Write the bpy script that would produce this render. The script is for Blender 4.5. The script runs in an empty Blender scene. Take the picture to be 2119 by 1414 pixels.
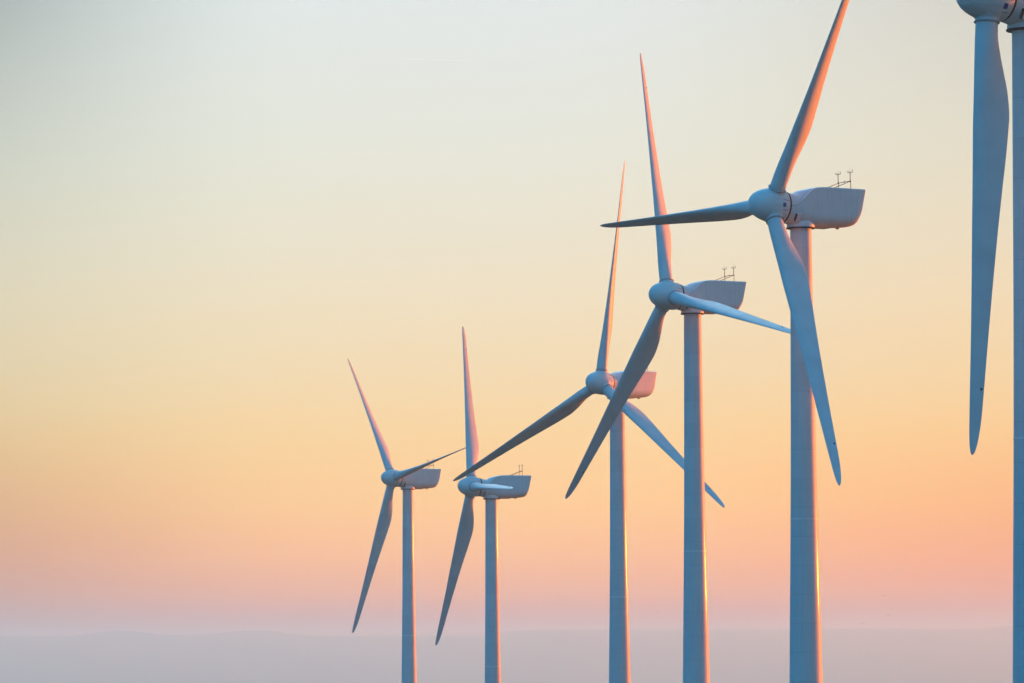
import bpy, bmesh, math, random
from mathutils import Vector, Matrix, noise

random.seed(7)
C = bpy.context.scene.collection
scene = bpy.context.scene
rad = math.radians

# ------------------------------------------------------------------ camera
FPX, PITCH, ROLL = 9931.6, 3.7014, 0.4483          # focal length in photo pixels (2119 wide), degrees
cd = bpy.data.cameras.new("camera")
cam = bpy.data.objects.new("camera", cd); C.objects.link(cam)
cd.sensor_width = 36.0; cd.sensor_fit = 'HORIZONTAL'
cd.lens = FPX / 2119.0 * 36.0
cd.clip_start = 0.5; cd.clip_end = 90000.0
cam.matrix_world = Matrix.Rotation(rad(90 + PITCH), 4, 'X') @ Matrix.Rotation(rad(-ROLL), 4, 'Z')
scene.camera = cam

# ------------------------------------------------------------------ light
SUN_AZ, SUN_EL = 58.5, 1.8                          # azimuth to the right of the view direction (+Y)
sd = bpy.data.lights.new("sun", 'SUN')
sd.energy = 5.0; sd.angle = rad(0.53); sd.color = (1.0, 0.185, 0.010)
sun = bpy.data.objects.new("sun", sd); C.objects.link(sun)
sdir = Vector((math.sin(rad(SUN_AZ)) * math.cos(rad(SUN_EL)), math.cos(rad(SUN_AZ)) * math.cos(rad(SUN_EL)), math.sin(rad(SUN_EL))))
sun.rotation_euler = (-sdir).to_track_quat('-Z', 'Y').to_euler()

scene.view_settings.view_transform = 'Standard'
scene.view_settings.look = 'None'
EXPOSURE = 0.85
scene.view_settings.exposure = EXPOSURE
scene.view_settings.gamma = 1.0
scene.view_settings.use_curve_mapping = False
scene.cycles.use_denoising = True
scene.cycles.volume_bounces = 6
scene.cycles.max_bounces = 10
scene.cycles.sample_clamp_indirect = 4.0


def s2l(c):
    return tuple(((v / 255) / 12.92 if v / 255 <= 0.04045 else ((v / 255 + 0.055) / 1.055) ** 2.4) for v in c)


def build_world():
    w = bpy.data.worlds.new("World"); scene.world = w; w.use_nodes = True
    nt = w.node_tree; N = nt.nodes; L = nt.links; N.clear()
    out = N.new('ShaderNodeOutputWorld'); bg = N.new('ShaderNodeBackground'); bg.inputs['Strength'].default_value = 0.1
    L.new(bg.outputs[0], out.inputs[0])
    tc = N.new('ShaderNodeTexCoord'); sep = N.new('ShaderNodeSeparateXYZ'); L.new(tc.outputs['Generated'], sep.inputs[0])

    def math_(op, a, b=None):
        m = N.new('ShaderNodeMath'); m.operation = op
        for i, v in enumerate((a, b)):
            if v is None: continue
            if isinstance(v, (int, float)): m.inputs[i].default_value = v
            else: L.new(v, m.inputs[i])
        return m.outputs[0]

    def mrange(v, a, b, c, d, smooth=True):
        m = N.new('ShaderNodeMapRange'); m.interpolation_type = 'SMOOTHSTEP' if smooth else 'LINEAR'
        L.new(v, m.inputs[0])
        for i, q in enumerate((a, b, c, d)): m.inputs[i + 1].default_value = q
        return m.outputs[0]

    def ramp(fac, stops, interp='EASE'):
        r = N.new('ShaderNodeValToRGB'); r.color_ramp.interpolation = interp
        e = r.color_ramp.elements
        while len(e) < len(stops): e.new(0.5)
        for el, (p, c) in zip(e, stops): el.position = p; el.color = (*c, 1)
        L.new(fac, r.inputs[0]); return r.outputs[0]

    def mix(fac, a, b, mode='MIX'):
        m = N.new('ShaderNodeMix'); m.data_type = 'RGBA'; m.blend_type = mode
        m.clamp_result = False
        if isinstance(fac, (int, float)): m.inputs[0].default_value = fac
        else: L.new(fac, m.inputs[0])
        for i, v in ((6, a), (7, b)):
            if isinstance(v, tuple): m.inputs[i].default_value = (*v, 1)
            else: L.new(v, m.inputs[i])
        return m.outputs[2]

    x, y, z = sep.outputs
    # the sunset side: colour by elevation (sine of it), 0 .. 0.30
    ef = mrange(z, 0.0, 0.30, 0.0, 1.0, False)
    front = ramp(ef, [(p / 0.30, c) for p, c in FRONT], 'LINEAR')
    # the side away from the sun: dusk blue
    eb = mrange(z, -0.05, 1.0, 0.0, 1.0, False)
    back = ramp(eb, BACK, 'LINEAR')
    az = math_('ARCTAN2', x, y)
    caz = math_('ABSOLUTE', math_('SUBTRACT', az, rad(34)))
    fr = mrange(caz, rad(43), rad(70), 1.0, 0.0)
    fz = mrange(z, 0.40, 0.85, 1.0, 0.0)
    f = math_('MULTIPLY', fr, fz)
    # the twilight arch dims to the left, with lens corner darkening painted in
    el = math_('SUBTRACT', z, 0.068)
    el2 = math_('MULTIPLY', math_('MULTIPLY', el, el), 1.0 / 0.068**2)
    away = math_('ADD', math_('MULTIPLY', math_('MINIMUM', el2, 1.15), EDGEDIM[1]), EDGEDIM[0])
    away = math_('MULTIPLY', away, mrange(z, 0.14, 0.30, 1.0, 0.0))
    left = math_('MULTIPLY', mrange(az, rad(-8.2), rad(-2.4), 1.0, 0.0), away)
    # warmer towards the sun on the right
    tint = mix(mrange(az, rad(0.0), rad(6.0), 0.0, 1.0), (1.0, 1.0, 1.0), WARM)
    tint = mix(mrange(az, rad(-7.0), rad(-1.0), 1.0, 0.0), tint, LEFTCOOL, 'MULTIPLY')
    lowl = math_('MULTIPLY', mrange(az, rad(-6.5), rad(-1.5), 1.0, 0.0), mrange(z, 0.018, 0.055, 1.0, 0.0))
    tint = mix(lowl, tint, LOWLEFT, 'MULTIPLY')
    low = math_('MULTIPLY', mrange(az, rad(1.0), rad(7.0), 0.0, 1.0), mrange(z, 0.018, 0.055, 1.0, 0.0))
    tint = mix(low, tint, LOWWARM, 'MULTIPLY')
    tint = mix(mrange(az, rad(12.0), rad(45.0), 0.0, 1.0), tint, SUNSIDE)
    # bright patch added to the sky above the view to light up the haze
    g1 = mrange(math_('ABSOLUTE', math_('ADD', az, rad(6))), rad(6), rad(32), 1.0, 0.0)
    g2 = mrange(z, 0.14, 0.36, 0.0, 1.0)
    g3 = mrange(z, 0.50, 0.85, 1.0, 0.0)
    glow = math_('ADD', math_('MULTIPLY', math_('MULTIPLY', math_('MULTIPLY', g1, g2), g3), HAZEBOOST), 1.0)
    tint = mix(1.0, tint, N_comb(N, L, glow), 'MULTIPLY')
    right = math_('MULTIPLY', mrange(az, rad(1.0), rad(9.0), 0.0, 1.0), math_('ADD', math_('MULTIPLY', math_('MINIMUM', el2, 1.0), 0.27), 0.02))  # same corner darkening painted into the sky on the right
    arch = mix(1.0, tint, N_comb(N, L, math_('SUBTRACT', math_('SUBTRACT', 1.0, left), right)), 'MULTIPLY')
    fronta = mix(1.0, front, arch, 'MULTIPLY')
    # unseen sky sectors, coloured to keep blue off lit rims and lift nacelle sides
    def sector(centre, inner, outer, z0, z1):
        c = math_('ABSOLUTE', math_('SUBTRACT', az, rad(centre)))
        return math_('MULTIPLY', mrange(c, rad(inner), rad(outer), 1.0, 0.0), mrange(z, z0, z1, 1.0, 0.0))
    back = mix(sector(134, 18, 42, 0.35, 0.75), back, SIDEGREY)
    back = mix(sector(66, 36, 60, 0.65, 1.0), back, SUNHIGH)
    col = mix(f, back, fronta)
    sky = N.new('ShaderNodeTexSky'); sky.sky_type = 'NISHITA'; sky.sun_disc = False
    sky.sun_elevation = rad(SUN_EL); sky.sun_rotation = rad(SUN_AZ)
    sky.altitude = 600; sky.air_density = 1.0; sky.dust_density = 1.2; sky.ozone_density = 2.0
    ten = N.new('ShaderNodeVectorMath'); ten.operation = 'SCALE'; L.new(col, ten.inputs[0]); ten.inputs['Scale'].default_value = 10.0 * 2 ** -EXPOSURE   # the ramps are written as seen in the photograph
    nis = N.new('ShaderNodeVectorMath'); nis.operation = 'SCALE'; L.new(sky.outputs[0], nis.inputs[0]); nis.inputs['Scale'].default_value = 0.12
    add = N.new('ShaderNodeVectorMath'); add.operation = 'ADD'; L.new(ten.outputs[0], add.inputs[0]); L.new(nis.outputs[0], add.inputs[1])
    L.new(add.outputs[0], bg.inputs[0])


def N_comb(N, L, v):
    c = N.new('ShaderNodeCombineXYZ')
    for i in range(3): L.new(v, c.inputs[i])
    return c.outputs[0]


FRONT = [(0.0, (0.658, 0.0, 0.0)),
         (0.006, (0.718, 0.0, 0.0)),
         (0.012, (1.129, 0.319, 0.051)),
         (0.02, (1.19, 0.489, 0.117)),
         (0.03, (1.133, 0.604, 0.167)),
         (0.045, (1.014, 0.663, 0.259)),
         (0.058, (0.921, 0.697, 0.384)),
         (0.072, (0.878, 0.73, 0.486)),
         (0.085, (0.828, 0.75, 0.57)),
         (0.105, (0.775, 0.775, 0.669)),
         (0.136, (0.74, 0.782, 0.77)),
         (0.2, (0.66, 0.8, 0.86)),
         (0.3, (0.48, 0.7, 0.84))]
BACK = [(0.0, (0.025, 0.21, 0.39)), (0.05, (0.03, 0.275, 0.50)), (0.18, (0.025, 0.35, 0.67)), (0.5, (0.02, 0.36, 0.74)), (1.0, (0.02, 0.30, 0.67))]
EDGEDIM = (0.17, 0.48)
HAZEBOOST = 4.5
SUNSIDE = (0.85, 0.42, 0.18)
SUNHIGH = (0.16, 0.12, 0.08)
SIDEGREY = (0.17, 0.33, 0.45)
LOWLEFT = (0.93, 0.76, 0.60)
LEFTCOOL = (0.955, 1.0, 0.975)
LOWWARM = (0.98, 0.74, 0.50)
WARM = (1.005, 0.945, 0.86)
build_world()

# ------------------------------------------------------------------ materials
def mat(name):
    m = bpy.data.materials.new(name); m.use_nodes = True
    return m, m.node_tree.nodes, m.node_tree.links, m.node_tree.nodes['Principled BSDF']


def paint(name, base, rough, coat=0.0, coat_rough=0.1, streak=0.0, dirt=0.06, scale=0.6, spec=0.5):
    m, N, L, b = mat(name)
    b.inputs['Roughness'].default_value = rough
    b.inputs['Specular IOR Level'].default_value = spec
    b.inputs['Coat Weight'].default_value = coat
    b.inputs['Coat Roughness'].default_value = coat_rough
    tc = N.new('ShaderNodeTexCoord')
    n1 = N.new('ShaderNodeTexNoise'); n1.inputs['Scale'].default_value = scale; n1.inputs['Detail'].default_value = 6
    L.new(tc.outputs['Object'], n1.inputs['Vector'])
    mp = N.new('ShaderNodeMapping'); mp.inputs['Scale'].default_value = (3.0, 3.0, 0.12); L.new(tc.outputs['Object'], mp.inputs[0])
    n2 = N.new('ShaderNodeTexNoise'); n2.inputs['Scale'].default_value = 1.4; n2.inputs['Detail'].default_value = 5
    L.new(mp.outputs[0], n2.inputs['Vector'])
    r1 = N.new('ShaderNodeMapRange'); r1.inputs[1].default_value = 0.35; r1.inputs[2].default_value = 0.75
    r1.inputs[3].default_value = 1.0; r1.inputs[4].default_value = 1.0 - dirt; L.new(n1.outputs[0], r1.inputs[0])
    r2 = N.new('ShaderNodeMapRange'); r2.inputs[1].default_value = 0.5; r2.inputs[2].default_value = 0.8
    r2.inputs[3].default_value = 1.0; r2.inputs[4].default_value = 1.0 - streak; L.new(n2.outputs[0], r2.inputs[0])
    mu = N.new('ShaderNodeMath'); mu.operation = 'MULTIPLY'; L.new(r1.outputs[0], mu.inputs[0]); L.new(r2.outputs[0], mu.inputs[1])
    sc = N.new('ShaderNodeVectorMath'); sc.operation = 'SCALE'; sc.inputs[0].default_value = base; L.new(mu.outputs[0], sc.inputs['Scale'])
    L.new(sc.outputs[0], b.inputs['Base Color'])
    rr = N.new('ShaderNodeMapRange'); rr.inputs[3].default_value = rough * 0.85; rr.inputs[4].default_value = rough * 1.2
    L.new(n1.outputs[0], rr.inputs[0]); L.new(rr.outputs[0], b.inputs['Roughness'])
    return m


def plain(name, base, rough, metallic=0.0):
    m, N, L, b = mat(name)
    n = N.new('ShaderNodeTexNoise'); n.inputs['Scale'].default_value = 8
    tc = N.new('ShaderNodeTexCoord'); L.new(tc.outputs['Object'], n.inputs['Vector'])
    r = N.new('ShaderNodeMapRange'); r.inputs[3].default_value = 0.85; r.inputs[4].default_value = 1.1; L.new(n.outputs[0], r.inputs[0])
    sc = N.new('ShaderNodeVectorMath'); sc.operation = 'SCALE'; sc.inputs[0].default_value = base; L.new(r.outputs[0], sc.inputs['Scale'])
    L.new(sc.outputs[0], b.inputs['Base Color'])
    b.inputs['Roughness'].default_value = rough; b.inputs['Metallic'].default_value = metallic
    return m


M_TOWER = paint("tower_paint", (0.715, 0.745, 0.765), 0.50, coat=0.055, coat_rough=0.055, streak=0.10, dirt=0.05, scale=0.35, spec=0.22)
def tower_cans(m, pitch=2.9):
    N = m.node_tree.nodes; L = m.node_tree.links; b = N['Principled BSDF']
    src = b.inputs['Base Color'].links[0].from_socket
    tc = N.new('ShaderNodeTexCoord'); sp = N.new('ShaderNodeSeparateXYZ'); L.new(tc.outputs['Object'], sp.inputs[0])
    d = N.new('ShaderNodeMath'); d.operation = 'DIVIDE'; d.inputs[1].default_value = pitch; L.new(sp.outputs[2], d.inputs[0])
    fr = N.new('ShaderNodeMath'); fr.operation = 'FRACT'; L.new(d.outputs[0], fr.inputs[0])
    ln = N.new('ShaderNodeMath'); ln.operation = 'LESS_THAN'; ln.inputs[1].default_value = 0.022; L.new(fr.outputs[0], ln.inputs[0])
    fl = N.new('ShaderNodeMath'); fl.operation = 'FLOOR'; L.new(d.outputs[0], fl.inputs[0])
    wn = N.new('ShaderNodeTexWhiteNoise'); wn.noise_dimensions = '1D'; L.new(fl.outputs[0], wn.inputs['W'])
    tone = N.new('ShaderNodeMapRange'); tone.inputs[3].default_value = 0.955; tone.inputs[4].default_value = 1.02; L.new(wn.outputs['Value'], tone.inputs[0])
    k = N.new('ShaderNodeMath'); k.operation = 'MULTIPLY_ADD'; k.inputs[1].default_value = -0.10; L.new(ln.outputs[0], k.inputs[0]); L.new(tone.outputs[0], k.inputs[2])
    sc = N.new('ShaderNodeVectorMath'); sc.operation = 'SCALE'; L.new(src, sc.inputs[0]); L.new(k.outputs[0], sc.inputs['Scale'])
    L.new(sc.outputs[0], b.inputs['Base Color'])


tower_cans(M_TOWER)
M_BLADE = paint("blade_gelcoat", (0.715, 0.745, 0.765), 0.45, coat=0.0, streak=0.0, dirt=0.13, scale=0.45, spec=0.3)
M_SHELL = paint("nacelle_gelcoat", (0.80, 0.82, 0.835), 0.45, streak=0.12, dirt=0.07, scale=0.8, spec=0.35)
M_DARK = plain("black_rubber", (0.02, 0.02, 0.024), 0.7)
M_SEAM = plain("grey_sealant", (0.20, 0.21, 0.22), 0.6)
M_FLANGE = plain("grey_flange", (0.42, 0.43, 0.45), 0.5)
M_WELD = plain("pale_flange_paint", (0.90, 0.90, 0.90), 0.5)
M_STEEL = plain("dark_galvanised_steel", (0.07, 0.065, 0.065), 0.5, 0.3)
M_BLUE = plain("blue_decal", (0.010, 0.055, 0.30), 0.4)
M_BEACON = plain("red_beacon_lens", (0.10, 0.012, 0.010), 0.3)
M_BIRD = plain("brown_feathers", (0.05, 0.04, 0.035), 0.8)

# ------------------------------------------------------------------ mesh helpers
def obj(name, bm, m, parent=None, smooth=True, angle=None):
    bmesh.ops.recalc_face_normals(bm, faces=bm.faces)
    me = bpy.data.meshes.new(name); bm.to_mesh(me); bm.free()
    me.materials.append(m)
    if smooth:
        if angle is None:
            for p in me.polygons: p.use_smooth = True
        else:
            me.shade_smooth() if hasattr(me, 'shade_smooth') else None
            me.set_sharp_from_angle(angle=rad(angle))
    o = bpy.data.objects.new(name, me); C.objects.link(o)
    if parent is not None: o.parent = parent
    return o


def lathe(bm, prof, seg=64, M=None, cap=True):
    """prof: list of (r, h); axis = local Z"""
    M = M or Matrix()
    rings = []
    for r, h in prof:
        if r < 1e-5: rings.append([bm.verts.new(M @ Vector((0, 0, h)))])
        else: rings.append([bm.verts.new(M @ Vector((r * math.cos(2 * math.pi * i / seg), r * math.sin(2 * math.pi * i / seg), h))) for i in range(seg)])
    for a, b in zip(rings, rings[1:]):
        for i in range(seg):
            j = (i + 1) % seg
            if len(a) == 1 and len(b) == 1: continue
            if len(a) == 1: bm.faces.new((a[0], b[i], b[j]))
            elif len(b) == 1: bm.faces.new((a[i], a[j], b[0]))
            else: bm.faces.new((a[i], a[j], b[j], b[i]))
    if cap:
        for r_ in (rings[0], rings[-1]):
            if len(r_) > 2: bm.faces.new(r_)


def tube(bm, p, q, r0, r1=None, seg=8):
    p = Vector(p); q = Vector(q); d = q - p
    M = Matrix.Translation(p) @ d.to_track_quat('Z', 'Y').to_matrix().to_4x4()
    lathe(bm, [(r0, 0), (r0 if r1 is None else r1, d.length)], seg, M)


def ball(bm, c, r, seg=12):
    lathe(bm, [(r * math.sin(math.pi * k / 8), -r * math.cos(math.pi * k / 8)) for k in range(9)], seg, Matrix.Translation(Vector(c)))


def box(bm, size, M):
    r = bmesh.ops.create_cube(bm, size=1.0, matrix=M @ Matrix.Diagonal((*size, 1)))
    return r


def lerp_table(tab, x):
    if x <= tab[0][0]: return tab[0][1:]
    for a, b in zip(tab, tab[1:]):
        if x <= b[0]:
            t = (x - a[0]) / (b[0] - a[0])
            return tuple(u + (v - u) * t for u, v in zip(a[1:], b[1:]))
    return tab[-1][1:]


def smooth_table(tab, x):
    """monotone-ish cubic (Catmull-Rom on non-uniform knots)"""
    n = len(tab)
    if x <= tab[0][0]: return tab[0][1:]
    if x >= tab[-1][0]: return tab[-1][1:]
    k = max(i for i in range(n - 1) if tab[i][0] <= x)
    x0, x1 = tab[k][0], tab[k + 1][0]; h = x1 - x0; t = (x - x0) / h
    res = []
    for c in range(1, len(tab[0])):
        y0, y1 = tab[k][c], tab[k + 1][c]; s = (y1 - y0) / h
        sp = (y0 - tab[k - 1][c]) / (x0 - tab[k - 1][0]) if k > 0 else s
        sn = (tab[k + 2][c] - y1) / (tab[k + 2][0] - x1) if k + 2 < n else s
        m0 = 0 if sp * s <= 0 else 2 * sp * s / (sp + s)
        m1 = 0 if sn * s <= 0 else 2 * sn * s / (sn + s)
        res.append((2 * t**3 - 3 * t**2 + 1) * y0 + (t**3 - 2 * t**2 + t) * h * m0 + (-2 * t**3 + 3 * t**2) * y1 + (t**3 - t**2) * h * m1)
    return tuple(res)


# ------------------------------------------------------------------ wind turbine
TOWER_H = 63.0
TILT, CONE = rad(4.792), rad(0.742)
OVER, HUBZ = 3.4905, 2.15
R = 33.0
TOPZ = TOWER_H
n_ax = Vector((math.cos(TILT), 0, math.sin(TILT)))
v_ax = Vector((-math.sin(TILT), 0, math.cos(TILT)))
u_ax = Vector((0, 1, 0))
HUB = Vector((OVER, 0, TOPZ + HUBZ))


def tower_radius(d):                      # d = metres below the tower top
    return smooth_table([(0, 1.07), (10, 1.155), (20, 1.248), (29, 1.368), (38, 1.53), (63, 1.98)], d)[0]


def make_tower():
    bm = bmesh.new()
    prof = [(tower_radius(TOWER_H - z), z) for z in [TOWER_H * k / 84 for k in range(85)]]
    lathe(bm, prof, 128)
    return bm


def make_ring(d, h, extra):
    bm = bmesh.new(); r = tower_radius(d); z = TOWER_H - d
    lathe(bm, [(r - 0.01, z - h), (r + extra, z - h), (r + extra, z + h), (r - 0.01, z + h)], 128)
    return bm


# (radius along the blade, chord, fraction of chord before the pitch axis, thickness ratio, angle from feather, camber/airfoil blend)
BL = [(1.78, 1.60, 0.50, 1.00, 16, 0.0), (2.6, 1.62, 0.50, 0.98, 16, 0.0), (4.0, 1.86, 0.43, 0.80, 16.5, 0.45),
      (5.4, 2.19, 0.36, 0.57, 17, 0.85), (7.0, 2.53, 0.305, 0.42, 18, 1.0), (8.7, 2.68, 0.285, 0.335, 19, 1.0), (11, 2.50, 0.285, 0.28, 21, 1.0),
      (14, 2.17, 0.29, 0.245, 23, 1.0), (17.5, 1.83, 0.30, 0.22, 24.5, 1.0), (21, 1.52, 0.30, 0.20, 26, 1.0), (25, 1.22, 0.305, 0.18, 27.5, 1.0),
      (28, 1.03, 0.32, 0.17, 28.5, 1.0), (30.4, 0.86, 0.335, 0.16, 29, 1.0), (31.8, 0.66, 0.38, 0.16, 29, 1.0), (32.6, 0.42, 0.42, 0.17, 29, 1.0),
      (32.9, 0.22, 0.46, 0.2, 29, 1.0), (33.0, 0.06, 0.5, 0.3, 29, 1.0)]


def airfoil(n):
    pts = []
    for i in range(n):
        a = 2 * math.pi * i / n
        xc = 0.5 * (1 + math.cos(a))                     # 1 = trailing edge
        t = 5 * (0.2969 * math.sqrt(max(xc, 0)) - 0.126 * xc - 0.3516 * xc**2 + 0.2843 * xc**3 - 0.1015 * xc**4)
        t = t + 0.012 * xc                               # blunt trailing edge
        cam = 0.035 * (1 - (2 * xc - 0.85)**2)
        s = 1 if math.sin(a) >= 0 else -1
        pts.append((xc, s * t, cam, 0.5 * math.cos(a), 0.5 * math.sin(a)))
    return pts


def make_blade():
    bm = bmesh.new(); n = 48; pts = airfoil(n)
    rs = [1.78 + (32.0 - 1.78) * k / 70 for k in range(71)] + [32.2, 32.4, 32.6, 32.75, 32.87, 32.94, 33.0]
    prev = None
    for r in rs:
        ch, le, th, be, bl = smooth_table(BL, r)
        b = rad(be); cb, sb = math.cos(b), math.sin(b)
        ring = []
        for xc, t, cam, ex, ey in pts:
            ax_ = (xc - le) * ch
            ay_ = t * th * ch + cam * ch * 0.6
            cx_ = ex * ch + (0.5 - le) * ch; cy_ = ey * ch * th
            c = ax_ * bl + cx_ * (1 - bl); s = ay_ * bl + cy_ * (1 - bl)
            # chord to trailing edge = X cos + Y sin ; suction side = X sin - Y cos
            ring.append(bm.verts.new((c * cb + s * sb, c * sb - s * cb, r)))
        if prev:
            for i in range(n):
                j = (i + 1) % n
                bm.faces.new((prev[i], prev[j], ring[j], ring[i]))
        else: bm.faces.new(ring)
        prev = ring
    bm.faces.new(prev)
    return bm


def blade_matrix(th):
    b = u_ax * math.sin(th) + v_ax * math.cos(th)
    bz = b * math.cos(CONE) + n_ax * math.sin(CONE)
    bx = -n_ax * math.cos(CONE) + b * math.sin(CONE)
    by = bz.cross(bx)
    M = Matrix((bx, by, bz)).transposed().to_4x4(); M.translation = HUB
    return M


def axial_matrix(th):                     # Z along the rotor axis, X towards the first blade
    b = u_ax * math.sin(th) + v_ax * math.cos(th)
    y = n_ax.cross(b)
    M = Matrix((b, y, n_ax)).transposed().to_4x4(); M.translation = HUB
    return M


SPIN = [(0.0, 2.56), (0.22, 2.54), (0.50, 2.46), (0.78, 2.30), (1.03, 2.07), (1.25, 1.77), (1.43, 1.40), (1.57, 0.98),
        (1.67, 0.50), (1.715, 0.05), (1.715, -0.42), (1.69, -0.85), (1.64, -1.15), (1.62, -1.23), (1.58, -1.25)]


def spin_r(x):
    t = sorted([(h, r) for r, h in SPIN]); return smooth_table(t, x)[0]


def make_spinner():
    bm = bmesh.new()
    lathe(bm, SPIN, 96)
    for k in range(3):                    # stubs that carry the blades, flared where they leave the shell
        a = 2 * math.pi * k / 3
        M = Matrix.Rotation(a, 4, 'Z') @ Matrix.Rotation(math.pi / 2, 4, 'Y')
        lathe(bm, [(1.30, 1.15), (1.20, 1.30), (1.06, 1.42), (0.95, 1.52), (0.87, 1.62), (0.815, 1.73), (0.79, 1.84), (0.785, 1.90)], 64, M)
    return bm


NAC = [  # X, z bottom, half width, z where the side starts, z of the crease, inset, z top, lower exponent, upper exponent
    (2.24, 0.48, 1.545, 2.02, 2.03, 0, 3.57, 2, 2),
    (1.8, 0.38, 1.55, 2, 2.06, 0.012, 3.52, 2, 2),
    (1.5, 0.31, 1.56, 1.96, 2.1, 0.03, 3.47, 2.05, 2),
    (1.2, 0.24, 1.565, 1.93, 2.22, 0.07, 3.42, 2.1, 2),
    (0.95, 0.19, 1.57, 1.9, 2.44, 0.13, 3.376, 2.1, 2),
    (0.85, 0.17, 1.572, 1.88, 2.558, 0.16, 3.388, 2.1, 2),
    (0.73, 0.15, 1.575, 1.86, 2.692, 0.2, 3.482, 2.15, 2),
    (0.5, 0.11, 1.58, 1.8, 2.918, 0.26, 3.658, 2.15, 2.05),
    (0.3, 0.08, 1.585, 1.77, 3.102, 0.29, 3.742, 2.2, 2.1),
    (0, 0.05, 1.59, 1.7, 3.377, 0.31, 3.817, 2.2, 2.2),
    (-0.4, 0.01, 1.59, 1.62, 3.71, 0.28, 3.91, 2.3, 2.4),
    (-0.8, 0, 1.59, 1.56, 3.88, 0.2, 3.99, 2.4, 3),
    (-1.3, 0.01, 1.59, 1.53, 3.92, 0.06, 4.08, 2.5, 4),
    (-1.7, 0.025, 1.59, 1.54, 3.92, 0.018, 4.12, 2.5, 4.5),
    (-2.2, 0.04, 1.59, 1.53, 3.92, 0.016, 4.13, 2.55, 5),
    (-3.4, 0.1, 1.575, 1.55, 3.92, 0.016, 4.12, 2.65, 5),
    (-4.4, 0.16, 1.56, 1.57, 3.92, 0.016, 4.11, 2.7, 5),
    (-5, 0.21, 1.55, 1.58, 3.91, 0.016, 4.1, 2.75, 5),
    (-5.5, 0.28, 1.54, 1.6, 3.91, 0.016, 4.095, 2.8, 5),
    (-5.8, 0.36, 1.53, 1.62, 3.91, 0.016, 4.09, 2.8, 5),
    (-6, 0.47, 1.52, 1.68, 3.91, 0.016, 4.09, 2.8, 5),
    (-6.14, 0.64, 1.51, 1.78, 3.9, 0.016, 4.085, 2.8, 5),
    (-6.22, 0.86, 1.5, 1.92, 3.9, 0.016, 4.07, 2.8, 5),
]


def nac_section(X, shrink=0.0):
    zb, w, zm, zc, de, zt, p, q = smooth_table(sorted(NAC), X)
    w -= shrink; zb += shrink; zt -= shrink
    half = []
    for k in range(17):
        a = math.pi / 2 * k / 16
        half.append((w * math.sin(a)**(2 / p), zm - (zm - zb) * math.cos(a)**(2 / p)))
    for k in range(1, 7): half.append((w, zm + (zc - zm) * k / 6))
    for k in range(0, 15):
        a = math.pi / 2 * k / 14
        half.append(((w - de - 0.001) * math.cos(a)**(2 / q), zc + 0.012 + (zt - zc - 0.012) * math.sin(a)**(2 / q)))
    sh = max(0.0, min(1.0, (-X - 3.0) / 3.2))
    sh = sh * sh * (3 - 2 * sh)
    out = []
    for y, z in half: out.append((y, z))
    ring = out + [(-y, z) for y, z in reversed(out[1:-1])]
    return [(X - sh * 0.70 * max(0.0, (z - 1.0)) / 3.09, y, z) for y, z in ring]


def make_nacelle():
    bm = bmesh.new()
    xs = [2.24 - (2.24 + 1.6) * k / 45 for k in range(46)] + [-1.6 - 3.4 * k / 14 for k in range(1, 15)] + [-5.0 - 1.22 * k / 20 for k in range(1, 21)]
    prev = None
    first = None
    def add(ring):
        nonlocal prev, first
        vs = [bm.verts.new((x, y, z + TOPZ)) for x, y, z in ring]
        if prev:
            for i in range(len(vs)):
                j = (i + 1) % len(vs); bm.faces.new((prev[i], prev[j], vs[j], vs[i]))
        else: first = vs
        prev = vs
    add([(x - 0.0, y * 0.95, 2.02 + (z - 2.02) * 0.95) for x, y, z in nac_section(2.24)])
    for x in xs: add(nac_section(x))
    add([(x - 0.03, y, z) for x, y, z in nac_section(-6.22, 0.03)])
    add([(x - 0.055, y, z) for x, y, z in nac_section(-6.22, 0.09)])
    add([(x - 0.065, y, z) for x, y, z in nac_section(-6.22, 0.2)])
    bm.faces.new(first); bm.faces.new(prev)
    # fairing over the tower head
    lathe(bm, [(1.40, 0.0), (1.42, 0.22), (1.40, 0.42), (1.32, 0.58), (1.16, 0.70), (0.8, 0.78), (0.0, 0.80)], 64, Matrix.Translation((0, 0, TOPZ)))
    return bm


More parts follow.
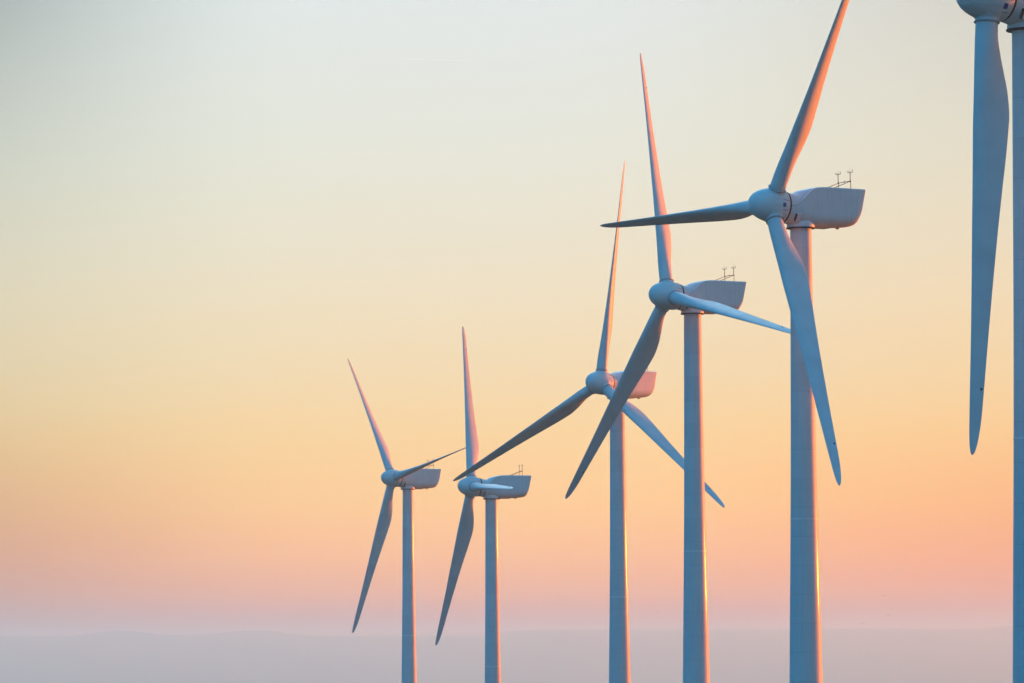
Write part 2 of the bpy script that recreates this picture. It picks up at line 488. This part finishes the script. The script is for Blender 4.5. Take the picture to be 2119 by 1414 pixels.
def make_mast(y):
    bm = bmesh.new(); x0 = -5.35; z0 = TOPZ + 4.07
    tube(bm, (x0, y, z0), (x0, y, z0 + 0.72), 0.034)
    tube(bm, (x0, y, z0 + 0.70), (x0 + 0.03, y - 0.03, z0 + 0.86), 0.07, 0.055)       # clamp
    tube(bm, (x0 + 0.03, y - 0.03, z0 + 0.80), (x0 + 0.03, y - 0.03, z0 + 1.66), 0.04)
    tube(bm, (x0 + 0.02, y, z0 + 0.76), (x0 + 2.1, y - 0.05, z0 - 0.02), 0.033)             # brace
    tube(bm, (x0 + 0.03, y - 0.46, z0 + 1.66), (x0 + 0.03, y + 0.40, z0 + 1.66), 0.03)  # cross arm
    for dy, hh in ((-0.45, 0.13), (0.39, 0.20)):
        tube(bm, (x0 + 0.03, y + dy, z0 + 1.64), (x0 + 0.03, y + dy, z0 + 1.66 + hh), 0.024)
    # cups on one end, wind vane on the other
    for k in range(3):
        a = 2 * math.pi * k / 3
        c = Vector((x0 + 0.03 + 0.07 * math.cos(a), y + 0.39 + 0.07 * math.sin(a), z0 + 1.88))
        tube(bm, (x0 + 0.03, y + 0.39, z0 + 1.88), c, 0.008); ball(bm, c, 0.024, 8)
    tube(bm, (x0 + 0.18, y - 0.45, z0 + 1.81), (x0 - 0.12, y - 0.45, z0 + 1.81), 0.011)
    box(bm, (0.10, 0.012, 0.06), Matrix.Translation((x0 - 0.12, y - 0.45, z0 + 1.83)))
    tube(bm, (x0 + 0.03, y - 0.03, z0 + 1.66), (x0 + 0.03, y - 0.03, z0 + 2.18), 0.011, 0.007)  # lightning rod
    return bm


def surf_patch(bm, x0, x1, p0, p1, lift, nx=3, np_=4, thick=0.012):
    """a curved plate on the spinner; x along the axis, p = angle from the first blade"""
    grid = []
    for l in (lift, lift + thick):
        grid.append([[bm.verts.new(((spin_r(x0 + (x1 - x0) * i / nx) + l) * math.cos(p0 + (p1 - p0) * j / np_),
                                    (spin_r(x0 + (x1 - x0) * i / nx) + l) * math.sin(p0 + (p1 - p0) * j / np_),
                                    x0 + (x1 - x0) * i / nx)) for j in range(np_ + 1)] for i in range(nx + 1)])
    for g in grid:
        for i in range(nx):
            for j in range(np_): bm.faces.new((g[i][j], g[i + 1][j], g[i + 1][j + 1], g[i][j + 1]))
    a, b = grid
    for i in range(nx):
        for j in (0, np_): bm.faces.new((a[i][j], a[i + 1][j], b[i + 1][j], b[i][j]))
    for j in range(np_):
        for i in (0, nx): bm.faces.new((a[i][j], a[i][j + 1], b[i][j + 1], b[i][j]))


def seam_line(side):
    """fine panel joint along the crease of the nacelle"""
    bm = bmesh.new()
    for s in (side,):
        prev = None
        for k in range(25):
            X = 2.2 - 1.35 * k / 24
            zb, w, zm, zc, de, zt, p, q = smooth_table(sorted(NAC), X)
            c = Vector((X, s * (w + 0.004), TOPZ + zc + 0.004))
            vs = [bm.verts.new(c + Vector((0, s * dy, dz))) for dy, dz in ((-0.02, -0.016), (0.004, -0.016), (0.004, 0.016), (-0.02, 0.016))]
            if prev:
                for i in range(4): bm.faces.new((prev[i], prev[(i + 1) % 4], vs[(i + 1) % 4], vs[i]))
            else: bm.faces.new(vs)
            prev = vs
        bm.faces.new(prev)
    return bm


PARTS = {}
def proto_meshes():
    def me(name, bm, m, angle=None):
        o = obj(name, bm, m, None, True, angle); d = o.data; bpy.data.objects.remove(o); PARTS[name] = d
    me('tower', make_tower(), M_TOWER, 40)
    me('flange', make_ring(29.3, 0.075, 0.03), M_WELD, 40)
    bm = bmesh.new(); lathe(bm, [(1.05, TOPZ - 0.10), (1.46, TOPZ - 0.10), (1.50, TOPZ - 0.02), (1.50, TOPZ + 0.02), (1.05, TOPZ + 0.02)], 96)
    me('yaw_ring', bm, M_DARK, 40)
    me('nacelle', make_nacelle(), M_SHELL, 32)
    me('panel_seam', seam_line(1), M_SEAM); me('panel_seam_off', seam_line(-1), M_SEAM)
    for nm, y in (('weather_mast', 1.1), ('weather_mast_far', -1.1)): me(nm, make_mast(y), M_STEEL)
    bm = bmesh.new(); tube(bm, (-5.33, -1.1, TOPZ + 4.85), (-5.33, 1.1, TOPZ + 4.85), 0.034); me('crossbar', bm, M_STEEL)
    bm = bmesh.new(); ball(bm, (-5.33, 0, TOPZ + 4.88), 0.085); me('beacon', bm, M_BEACON)
    # scoop on the lower side of the neck: pale hood, dark opening
    M = Matrix.Translation((1.22, 1.325, TOPZ + 0.93)) @ Matrix.Rotation(rad(-30), 4, 'X')
    bm = bmesh.new()
    pr = [(-0.34, -0.12), (0.20, -0.12), (0.20, 0.15), (0.14, 0.16), (-0.34, 0.05)]
    ends = []
    for zz in (-0.40, 0.40): ends.append([bm.verts.new(M @ Vector((x, y, zz))) for x, y in pr])
    for i in range(5): bm.faces.new((ends[0][i], ends[0][(i + 1) % 5], ends[1][(i + 1) % 5], ends[1][i]))
    for e in ends: bm.faces.new(e)
    me('air_scoop', bm, M_SHELL, 30)
    bm = bmesh.new(); box(bm, (0.12, 0.22, 0.78), M @ Matrix.Translation((0.235, 0.03, 0))); me('scoop_opening', bm, M_DARK, 30)
    # drain sump and hoist hatch under the tail
    bm = bmesh.new()
    lathe(bm, [(0.15, -0.10), (0.20, -0.07), (0.24, 0.22)], 20, Matrix.Translation((-4.25, 0.25, TOPZ + 0.10)))
    me('drain_sump', bm, M_FLANGE, 40)
    bm = bmesh.new(); box(bm, (1.5, 1.0, 0.12), Matrix.Translation((-2.35, 0, TOPZ + 0.07))); me('hoist_hatch', bm, M_FLANGE, 30)
    me('spinner', make_spinner(), M_SHELL, 45)
    bm = bmesh.new(); lathe(bm, [(1.0, -1.45), (1.575, -1.45), (1.60, -1.35), (1.575, -1.24), (1.0, -1.24)], 96); me('gap_ring', bm, M_DARK, 40)
    for k in range(3):
        mid = rad(120 * k + 60)
        for e in (-1, 1):
            bm = bmesh.new(); prev = None; pa = mid + e * 0.30
            for q in range(23):
                x = -0.04 - 0.05 * q
                hw = 0.021 if q % 4 in (1, 2) else 0.004
                r0 = spin_r(x)
                vs = [bm.verts.new(((r0 + l) * math.cos(pa + d), (r0 + l) * math.sin(pa + d), x)) for l, d in ((-0.006, -hw), (-0.006, hw), (0.008, hw), (0.008, -hw))]
                if prev:
                    for i in range(4): bm.faces.new((prev[i], prev[(i + 1) % 4], vs[(i + 1) % 4], vs[i]))
                else: bm.faces.new(vs)
                prev = vs
            bm.faces.new(prev)
            me('bolt_row_%d_%d' % (k, e), bm, M_SEAM, 30)
    bm = bmesh.new(); surf_patch(bm, -0.69, -0.33, rad(60) - 0.125, rad(60) + 0.125, -0.003, 3, 4, 0.014); me('decal', bm, M_BLUE, 30)
    me('blade', make_blade(), M_BLADE)
    bm = bmesh.new()
    ch, le, th_, be, bl = smooth_table(BL, 28.3)
    Mr = Matrix.Translation((0, 0, 28.3)) @ Matrix.Rotation(rad(be), 4, 'Z') @ Matrix.Translation(((0.80 - le) * ch, 0, 0)) @ Matrix.Rotation(math.pi / 2, 4, 'X')
    lathe(bm, [(0.075, -0.085), (0.085, -0.08), (0.085, 0.08), (0.075, 0.085)], 16, Mr)
    me('lightning_receptor', bm, M_DARK, 40)
    bm = bmesh.new(); lathe(bm, [(0.775, 1.76), (0.90, 1.80), (0.935, 1.84), (0.93, 1.90), (0.88, 1.93), (0.775, 1.93)], 64); me('blade_collar', bm, M_FLANGE, 40)


proto_meshes()


def child(name, mesh, parent, M=None):
    o = bpy.data.objects.new(name, mesh); C.objects.link(o); o.parent = parent
    if M is not None: o.matrix_local = M
    return o


def turbine(tx, ty, zt, a, th, pitch, label, decal):
    root = bpy.data.objects.new("wind_turbine", None); C.objects.link(root)
    root.location = (tx, ty, zt - TOWER_H)
    root.rotation_euler = (0, 0, math.atan2(-math.cos(rad(a)), -math.sin(rad(a))))
    root['label'] = label; root['category'] = "wind turbine"; root['group'] = "wind turbines standing in a row along the ridge"
    t = child("tower", PARTS['tower'], root); child("flange", PARTS['flange'], t)
    child("yaw_ring", PARTS['yaw_ring'], t)
    nb = child("nacelle", PARTS['nacelle'], root)
    child("weather_mast", PARTS['weather_mast'], nb); child("weather_mast", PARTS['weather_mast_far'], nb)
    for k in ('crossbar', 'beacon', 'panel_seam', 'air_scoop', 'scoop_opening', 'drain_sump', 'hoist_hatch'): child(k, PARTS[k], nb)
    child("panel_seam", PARTS['panel_seam_off'], nb)
    sp = child("spinner", PARTS['spinner'], root, axial_matrix(rad(th)))
    child("gap_ring", PARTS['gap_ring'], sp)
    # the spinner frame is right-handed about the rotor axis, so blade angles run the other way round in it
    for k in range(3):
        for e in (-1, 1): child("bolt_row", PARTS['bolt_row_%d_%d' % (k, e)], sp)
    if decal:
        child("decal", PARTS['decal'], sp, Matrix.Rotation(rad(240), 4, 'Z'))
    for k in range(3):
        b = child("blade", PARTS['blade'], root, blade_matrix(rad(th + 120 * k)) @ Matrix.Rotation(rad(pitch), 4, 'Z'))
        child("blade_collar", PARTS['blade_collar'], b); child("lightning_receptor", PARTS['lightning_receptor'], b)
    return root


TURB = [
    # x, y, height of the tower top, yaw, rotor angle, blade pitch offset, label, blue decal
    (37.07, 341.83, 44.21, 57.91, 57.24, 0, "nearest dark blue turbine cut off by the right edge, one blade hanging straight down", True),
    (29.16, 481.45, 42.38, 60.38, 30.94, 0, "tall turbine with a blue square on its spinner and one blade crossing its tower", True),
    (22.31, 590.89, 41.50, 61.90, -17.87, 0, "turbine whose upright blade is crossed by a level blade of the turbine beside it", False),
    (15.44, 706.94, 37.25, 46.02, 5.61, 0, "turbine with pink sunlit nacelle half hidden behind a dark slanting blade", False),
    (-3.81, 840.63, 26.79, 76.66, -27.39, 0, "small turbine with short foreshortened blade pointing at the viewer in front of its nacelle", False),
    (-21.09, 961.90, 32.75, 58.70, -39.82, -8, "smallest turbine standing farthest left, a thin blade slanting up across its nacelle", False),
]
for t in TURB: turbine(*t)

# ------------------------------------------------------------------ ground and hills
HAZE_LO, HAZE_HI = -260.0, 150.0
GY = [(-3000, -60), (-400, -22), (0, -1.9), (60, -7), (200, -15.5), (342, -18.6), (482, -20.4), (591, -21.4), (707, -25.6), (841, -36.0), (962, -30.1),
      (1150, -40), (1700, -95), (3000, -135), (6000, -165), (12000, -185), (33000, -190)]


def ground_z(x, y):
    z = smooth_table(GY, y)[0]
    d = max(0.0, abs(x - 0.02 * y) - 60.0)
    near = math.exp(-((y - 300) / 1300.0)**2)
    z -= near * min(70.0, d * 0.10)
    away = min(1.0, max(0.0, abs(x) - 70) / 400 + max(0.0, y - 1100) / 1500 + max(0.0, -60 - y) / 400)
    z += away * (noise.fractal(Vector((x / 900, y / 900, 3.1)), 1.0, 2.0, 4) * 9 + noise.noise(Vector((x / 150, y / 150, 8))) * 1.5)
    return z


def axis_steps(lo, hi, fine_lo, fine_hi, fine, growth):
    a = [fine_lo + (fine_hi - fine_lo) * k / fine for k in range(fine + 1)]
    st = a[1] - a[0]; s = st
    while a[-1] < hi: s *= growth; a.append(min(hi, a[-1] + s))
    s = st
    while a[0] > lo: s *= growth; a.insert(0, max(lo, a[0] - s))
    return a


def ground_material(name, c1, c2, c3, s):
    m, N, L, b = mat(name)
    tc = N.new('ShaderNodeTexCoord')
    n1 = N.new('ShaderNodeTexNoise'); n1.inputs['Scale'].default_value = s; n1.inputs['Detail'].default_value = 9; L.new(tc.outputs['Object'], n1.inputs['Vector'])
    r = N.new('ShaderNodeValToRGB'); e = r.color_ramp.elements; e.new(0.5)
    for el, (p, c) in zip(e, ((0.35, c1), (0.5, c2), (0.66, c3))): el.position = p; el.color = (*c, 1)
    L.new(n1.outputs[0], r.inputs[0]); L.new(r.outputs[0], b.inputs['Base Color'])
    b.inputs['Roughness'].default_value = 0.95; b.inputs['Specular IOR Level'].default_value = 0.1
    return m


def grid_mesh(xs, ys, zf):
    bm = bmesh.new()
    V = [[bm.verts.new((x, y, zf(x, y))) for x in xs] for y in ys]
    for j in range(len(ys) - 1):
        for i in range(len(xs) - 1): bm.faces.new((V[j][i], V[j][i + 1], V[j + 1][i + 1], V[j + 1][i]))
    return bm


M_GROUND = ground_material("dry_grass", (0.028, 0.032, 0.013), (0.052, 0.047, 0.022), (0.085, 0.07, 0.037), 0.02)
g = obj("ground", grid_mesh(axis_steps(-13500, 13500, -150, 150, 40, 1.14), axis_steps(-2900, 30800, -60, 1200, 90, 1.1), ground_z), M_GROUND)
g['kind'] = "structure"; g['label'] = "dry grass ridge and plain below the turbines"

MD = 25500.0
CREST = [(-60, 1317), (0, 1316), (60, 1317.5), (130, 1317.5), (200, 1310), (240, 1305), (290, 1308), (340, 1314.5), (400, 1314), (450, 1311), (500, 1306), (560, 1306),
         (610, 1314.5), (650, 1316.5), (750, 1317), (900, 1316), (1000, 1314), (1060, 1306), (1120, 1303.5), (1300, 1303), (1450, 1302), (1600, 1303), (1750, 1302), (1850, 1301),
         (1920, 1302.5), (2000, 1303), (2040, 1300), (2090, 1294), (2150, 1290), (2250, 1284)]


def crest_z(x):
    px = 1059.5 + x / MD * FPX
    yh = 1349.5 - (px - 1059.5) * math.tan(rad(ROLL))
    if px < CREST[0][0] or px > CREST[-1][0]:
        e = CREST[0] if px < CREST[0][0] else CREST[-1]
        d = abs(px - e[0]); k = min(1.0, d / 300)
        h = (yh - e[1]) * (1 - k) + k * (46 + 14 * noise.noise(Vector((px / 420, 2.2, 0))))
    else:
        h = yh - smooth_table(CREST, px)[0]
    h += 0.35 * noise.noise(Vector((px / 9, 0.4, 1))) + 0.5 * noise.noise(Vector((px / 31, 4.4, 1)))
    return h / FPX * MD


def hills_z(x, y):
    t = (y - MD) / 4300.0
    c = crest_z(x)
    base = -196.0
    k = math.exp(-(t * 1.5)**2) if t < 0 else math.exp(-(t * 1.1)**2)
    side = noise.fractal(Vector((x / 1500, y / 1100, 5)), 1.0, 2.0, 5)
    return base + (c - base) * k + side * 22 * k * (1 - k) * 2 - (1 - k) * 25


M_HILL = ground_material("wooded_hillside", (0.030, 0.040, 0.022), (0.055, 0.055, 0.035), (0.10, 0.085, 0.055), 0.0015)
h = obj("hills", grid_mesh([-13200 + 75 * k for k in range(353)], [MD - 4800 + 160 * k for k in range(31)] + [MD + 230 * k for k in range(1, 22)], hills_z), M_HILL)
h['kind'] = "structure"; h['label'] = "low hills along the horizon, pale with haze"

# ------------------------------------------------------------------ birds and contrail
def ray(px, py, d):
    """point seen at photo pixel (px, py), d metres away"""
    q = cam.matrix_world.to_3x3() @ Vector(((px - 1059.5) / FPX, -(py - 707.0) / FPX, -1.0))
    return q.normalized() * d


def make_bird(bm, s=1.0):
    prof = [(0.0, -0.24), (0.03, -0.2), (0.07, -0.05), (0.07, 0.08), (0.045, 0.17), (0.045, 0.22), (0.0, 0.30)]
    lathe(bm, prof, 10, Matrix.Rotation(math.pi / 2, 4, 'Y'))
    for s_ in (1, -1):
        pts = [(0.10, 0.05, 0.02), (0.14, 0.36, 0.10), (0.02, 0.78, 0.05), (-0.06, 0.74, 0.05), (-0.03, 0.34, 0.085), (-0.10, 0.05, 0.02)]
        top = [bm.verts.new((x, s_ * y, z + 0.008)) for x, y, z in pts]
        bot = [bm.verts.new((x, s_ * y, z - 0.008)) for x, y, z in pts]
        for (a, b, c_, d) in ((0, 1, 4, 5), (1, 2, 3, 4)):
            bm.faces.new((top[a], top[b], top[c_], top[d])); bm.faces.new((bot[d], bot[c_], bot[b], bot[a]))
        for i in range(6): bm.faces.new((top[i], top[(i + 1) % 6], bot[(i + 1) % 6], bot[i]))
    tv = [(-0.18, 0.03, 0), (-0.36, 0.09, 0), (-0.36, -0.09, 0), (-0.18, -0.03, 0)]
    t1 = [bm.verts.new((x, y, z + .006)) for x, y, z in tv]; t2 = [bm.verts.new((x, y, z - .006)) for x, y, z in tv]
    bm.faces.new(t1); bm.faces.new(t2[::-1])
    for i in range(4): bm.faces.new((t1[i], t1[(i + 1) % 4], t2[(i + 1) % 4], t2[i]))


bm = bmesh.new(); make_bird(bm); bo = obj("bird", bm, M_BIRD, None, True, 40); bird_me = bo.data
bpy.data.objects.remove(bo)
for px, py, d, yaw, roll, lab in ((1828, 1233, 1500, 100, 4, "faint bird gliding highest over the hills right of the tallest tower"),
                                  (1838, 1274, 1500, 75, -22, "faint bird banking between two others right of the tallest tower"),
                                  (1785, 1291, 1450, 80, -16, "faint bird gliding lowest, just above the hill crest"),
                                  (1361, 1267, 1800, 95, 8, "faint lone bird between two of the towers")):
    o = bpy.data.objects.new("bird", bird_me); C.objects.link(o)
    o.location = ray(px, py, d); o.rotation_euler = (rad(roll), 0, rad(yaw))
    o['label'] = lab; o['category'] = "bird"; o['group'] = "birds gliding over the hills"

p0, p1 = ray(812, 121, 42000), ray(975, 126, 42500)
bm = bmesh.new(); d = p1 - p0; Mx = Matrix.Translation(p0) @ d.to_track_quat('Z', 'Y').to_matrix().to_4x4()
lathe(bm, [(0.3, 0)] + [(2.6 + 5.0 * math.sin(3.0 * k / 40) + 1.6 * noise.noise(Vector((k * 0.45, 0, 0))), d.length * k / 40) for k in range(1, 40)] + [(0.3, d.length)], 12, Mx)
cm, N, L, pb = mat("ice_cloud")
N.remove(pb); mo = N['Material Output']
vs = N.new('ShaderNodeVolumeScatter'); vs.inputs['Color'].default_value = (1, 0.99, 0.97, 1); vs.inputs['Density'].default_value = 0.006; vs.inputs['Anisotropy'].default_value = 0.82
L.new(vs.outputs[0], mo.inputs['Volume'])
ct = obj("contrail", bm, cm)
ct['label'] = "short faint white contrail high in the pale sky"; ct['category'] = "contrail"

# ------------------------------------------------------------------ haze
bm = bmesh.new()
box(bm, (27800, 34300, HAZE_HI - HAZE_LO), Matrix.Translation((0, 14100, (HAZE_HI + HAZE_LO) / 2)))
hm = bpy.data.materials.new("haze_air"); hm.use_nodes = True
N = hm.node_tree.nodes; L = hm.node_tree.links; N.clear()
mo = N.new('ShaderNodeOutputMaterial'); pv = N.new('ShaderNodeVolumePrincipled')
pv.inputs['Color'].default_value = (0.85, 0.95, 0.985, 1); pv.inputs['Density'].default_value = 1.0e-4; pv.inputs['Anisotropy'].default_value = 0.78
L.new(pv.outputs[0], mo.inputs['Volume'])
hz = obj("haze", bm, hm, None, False); hz['kind'] = "stuff"; hz['label'] = "thin evening haze paling the far hills"
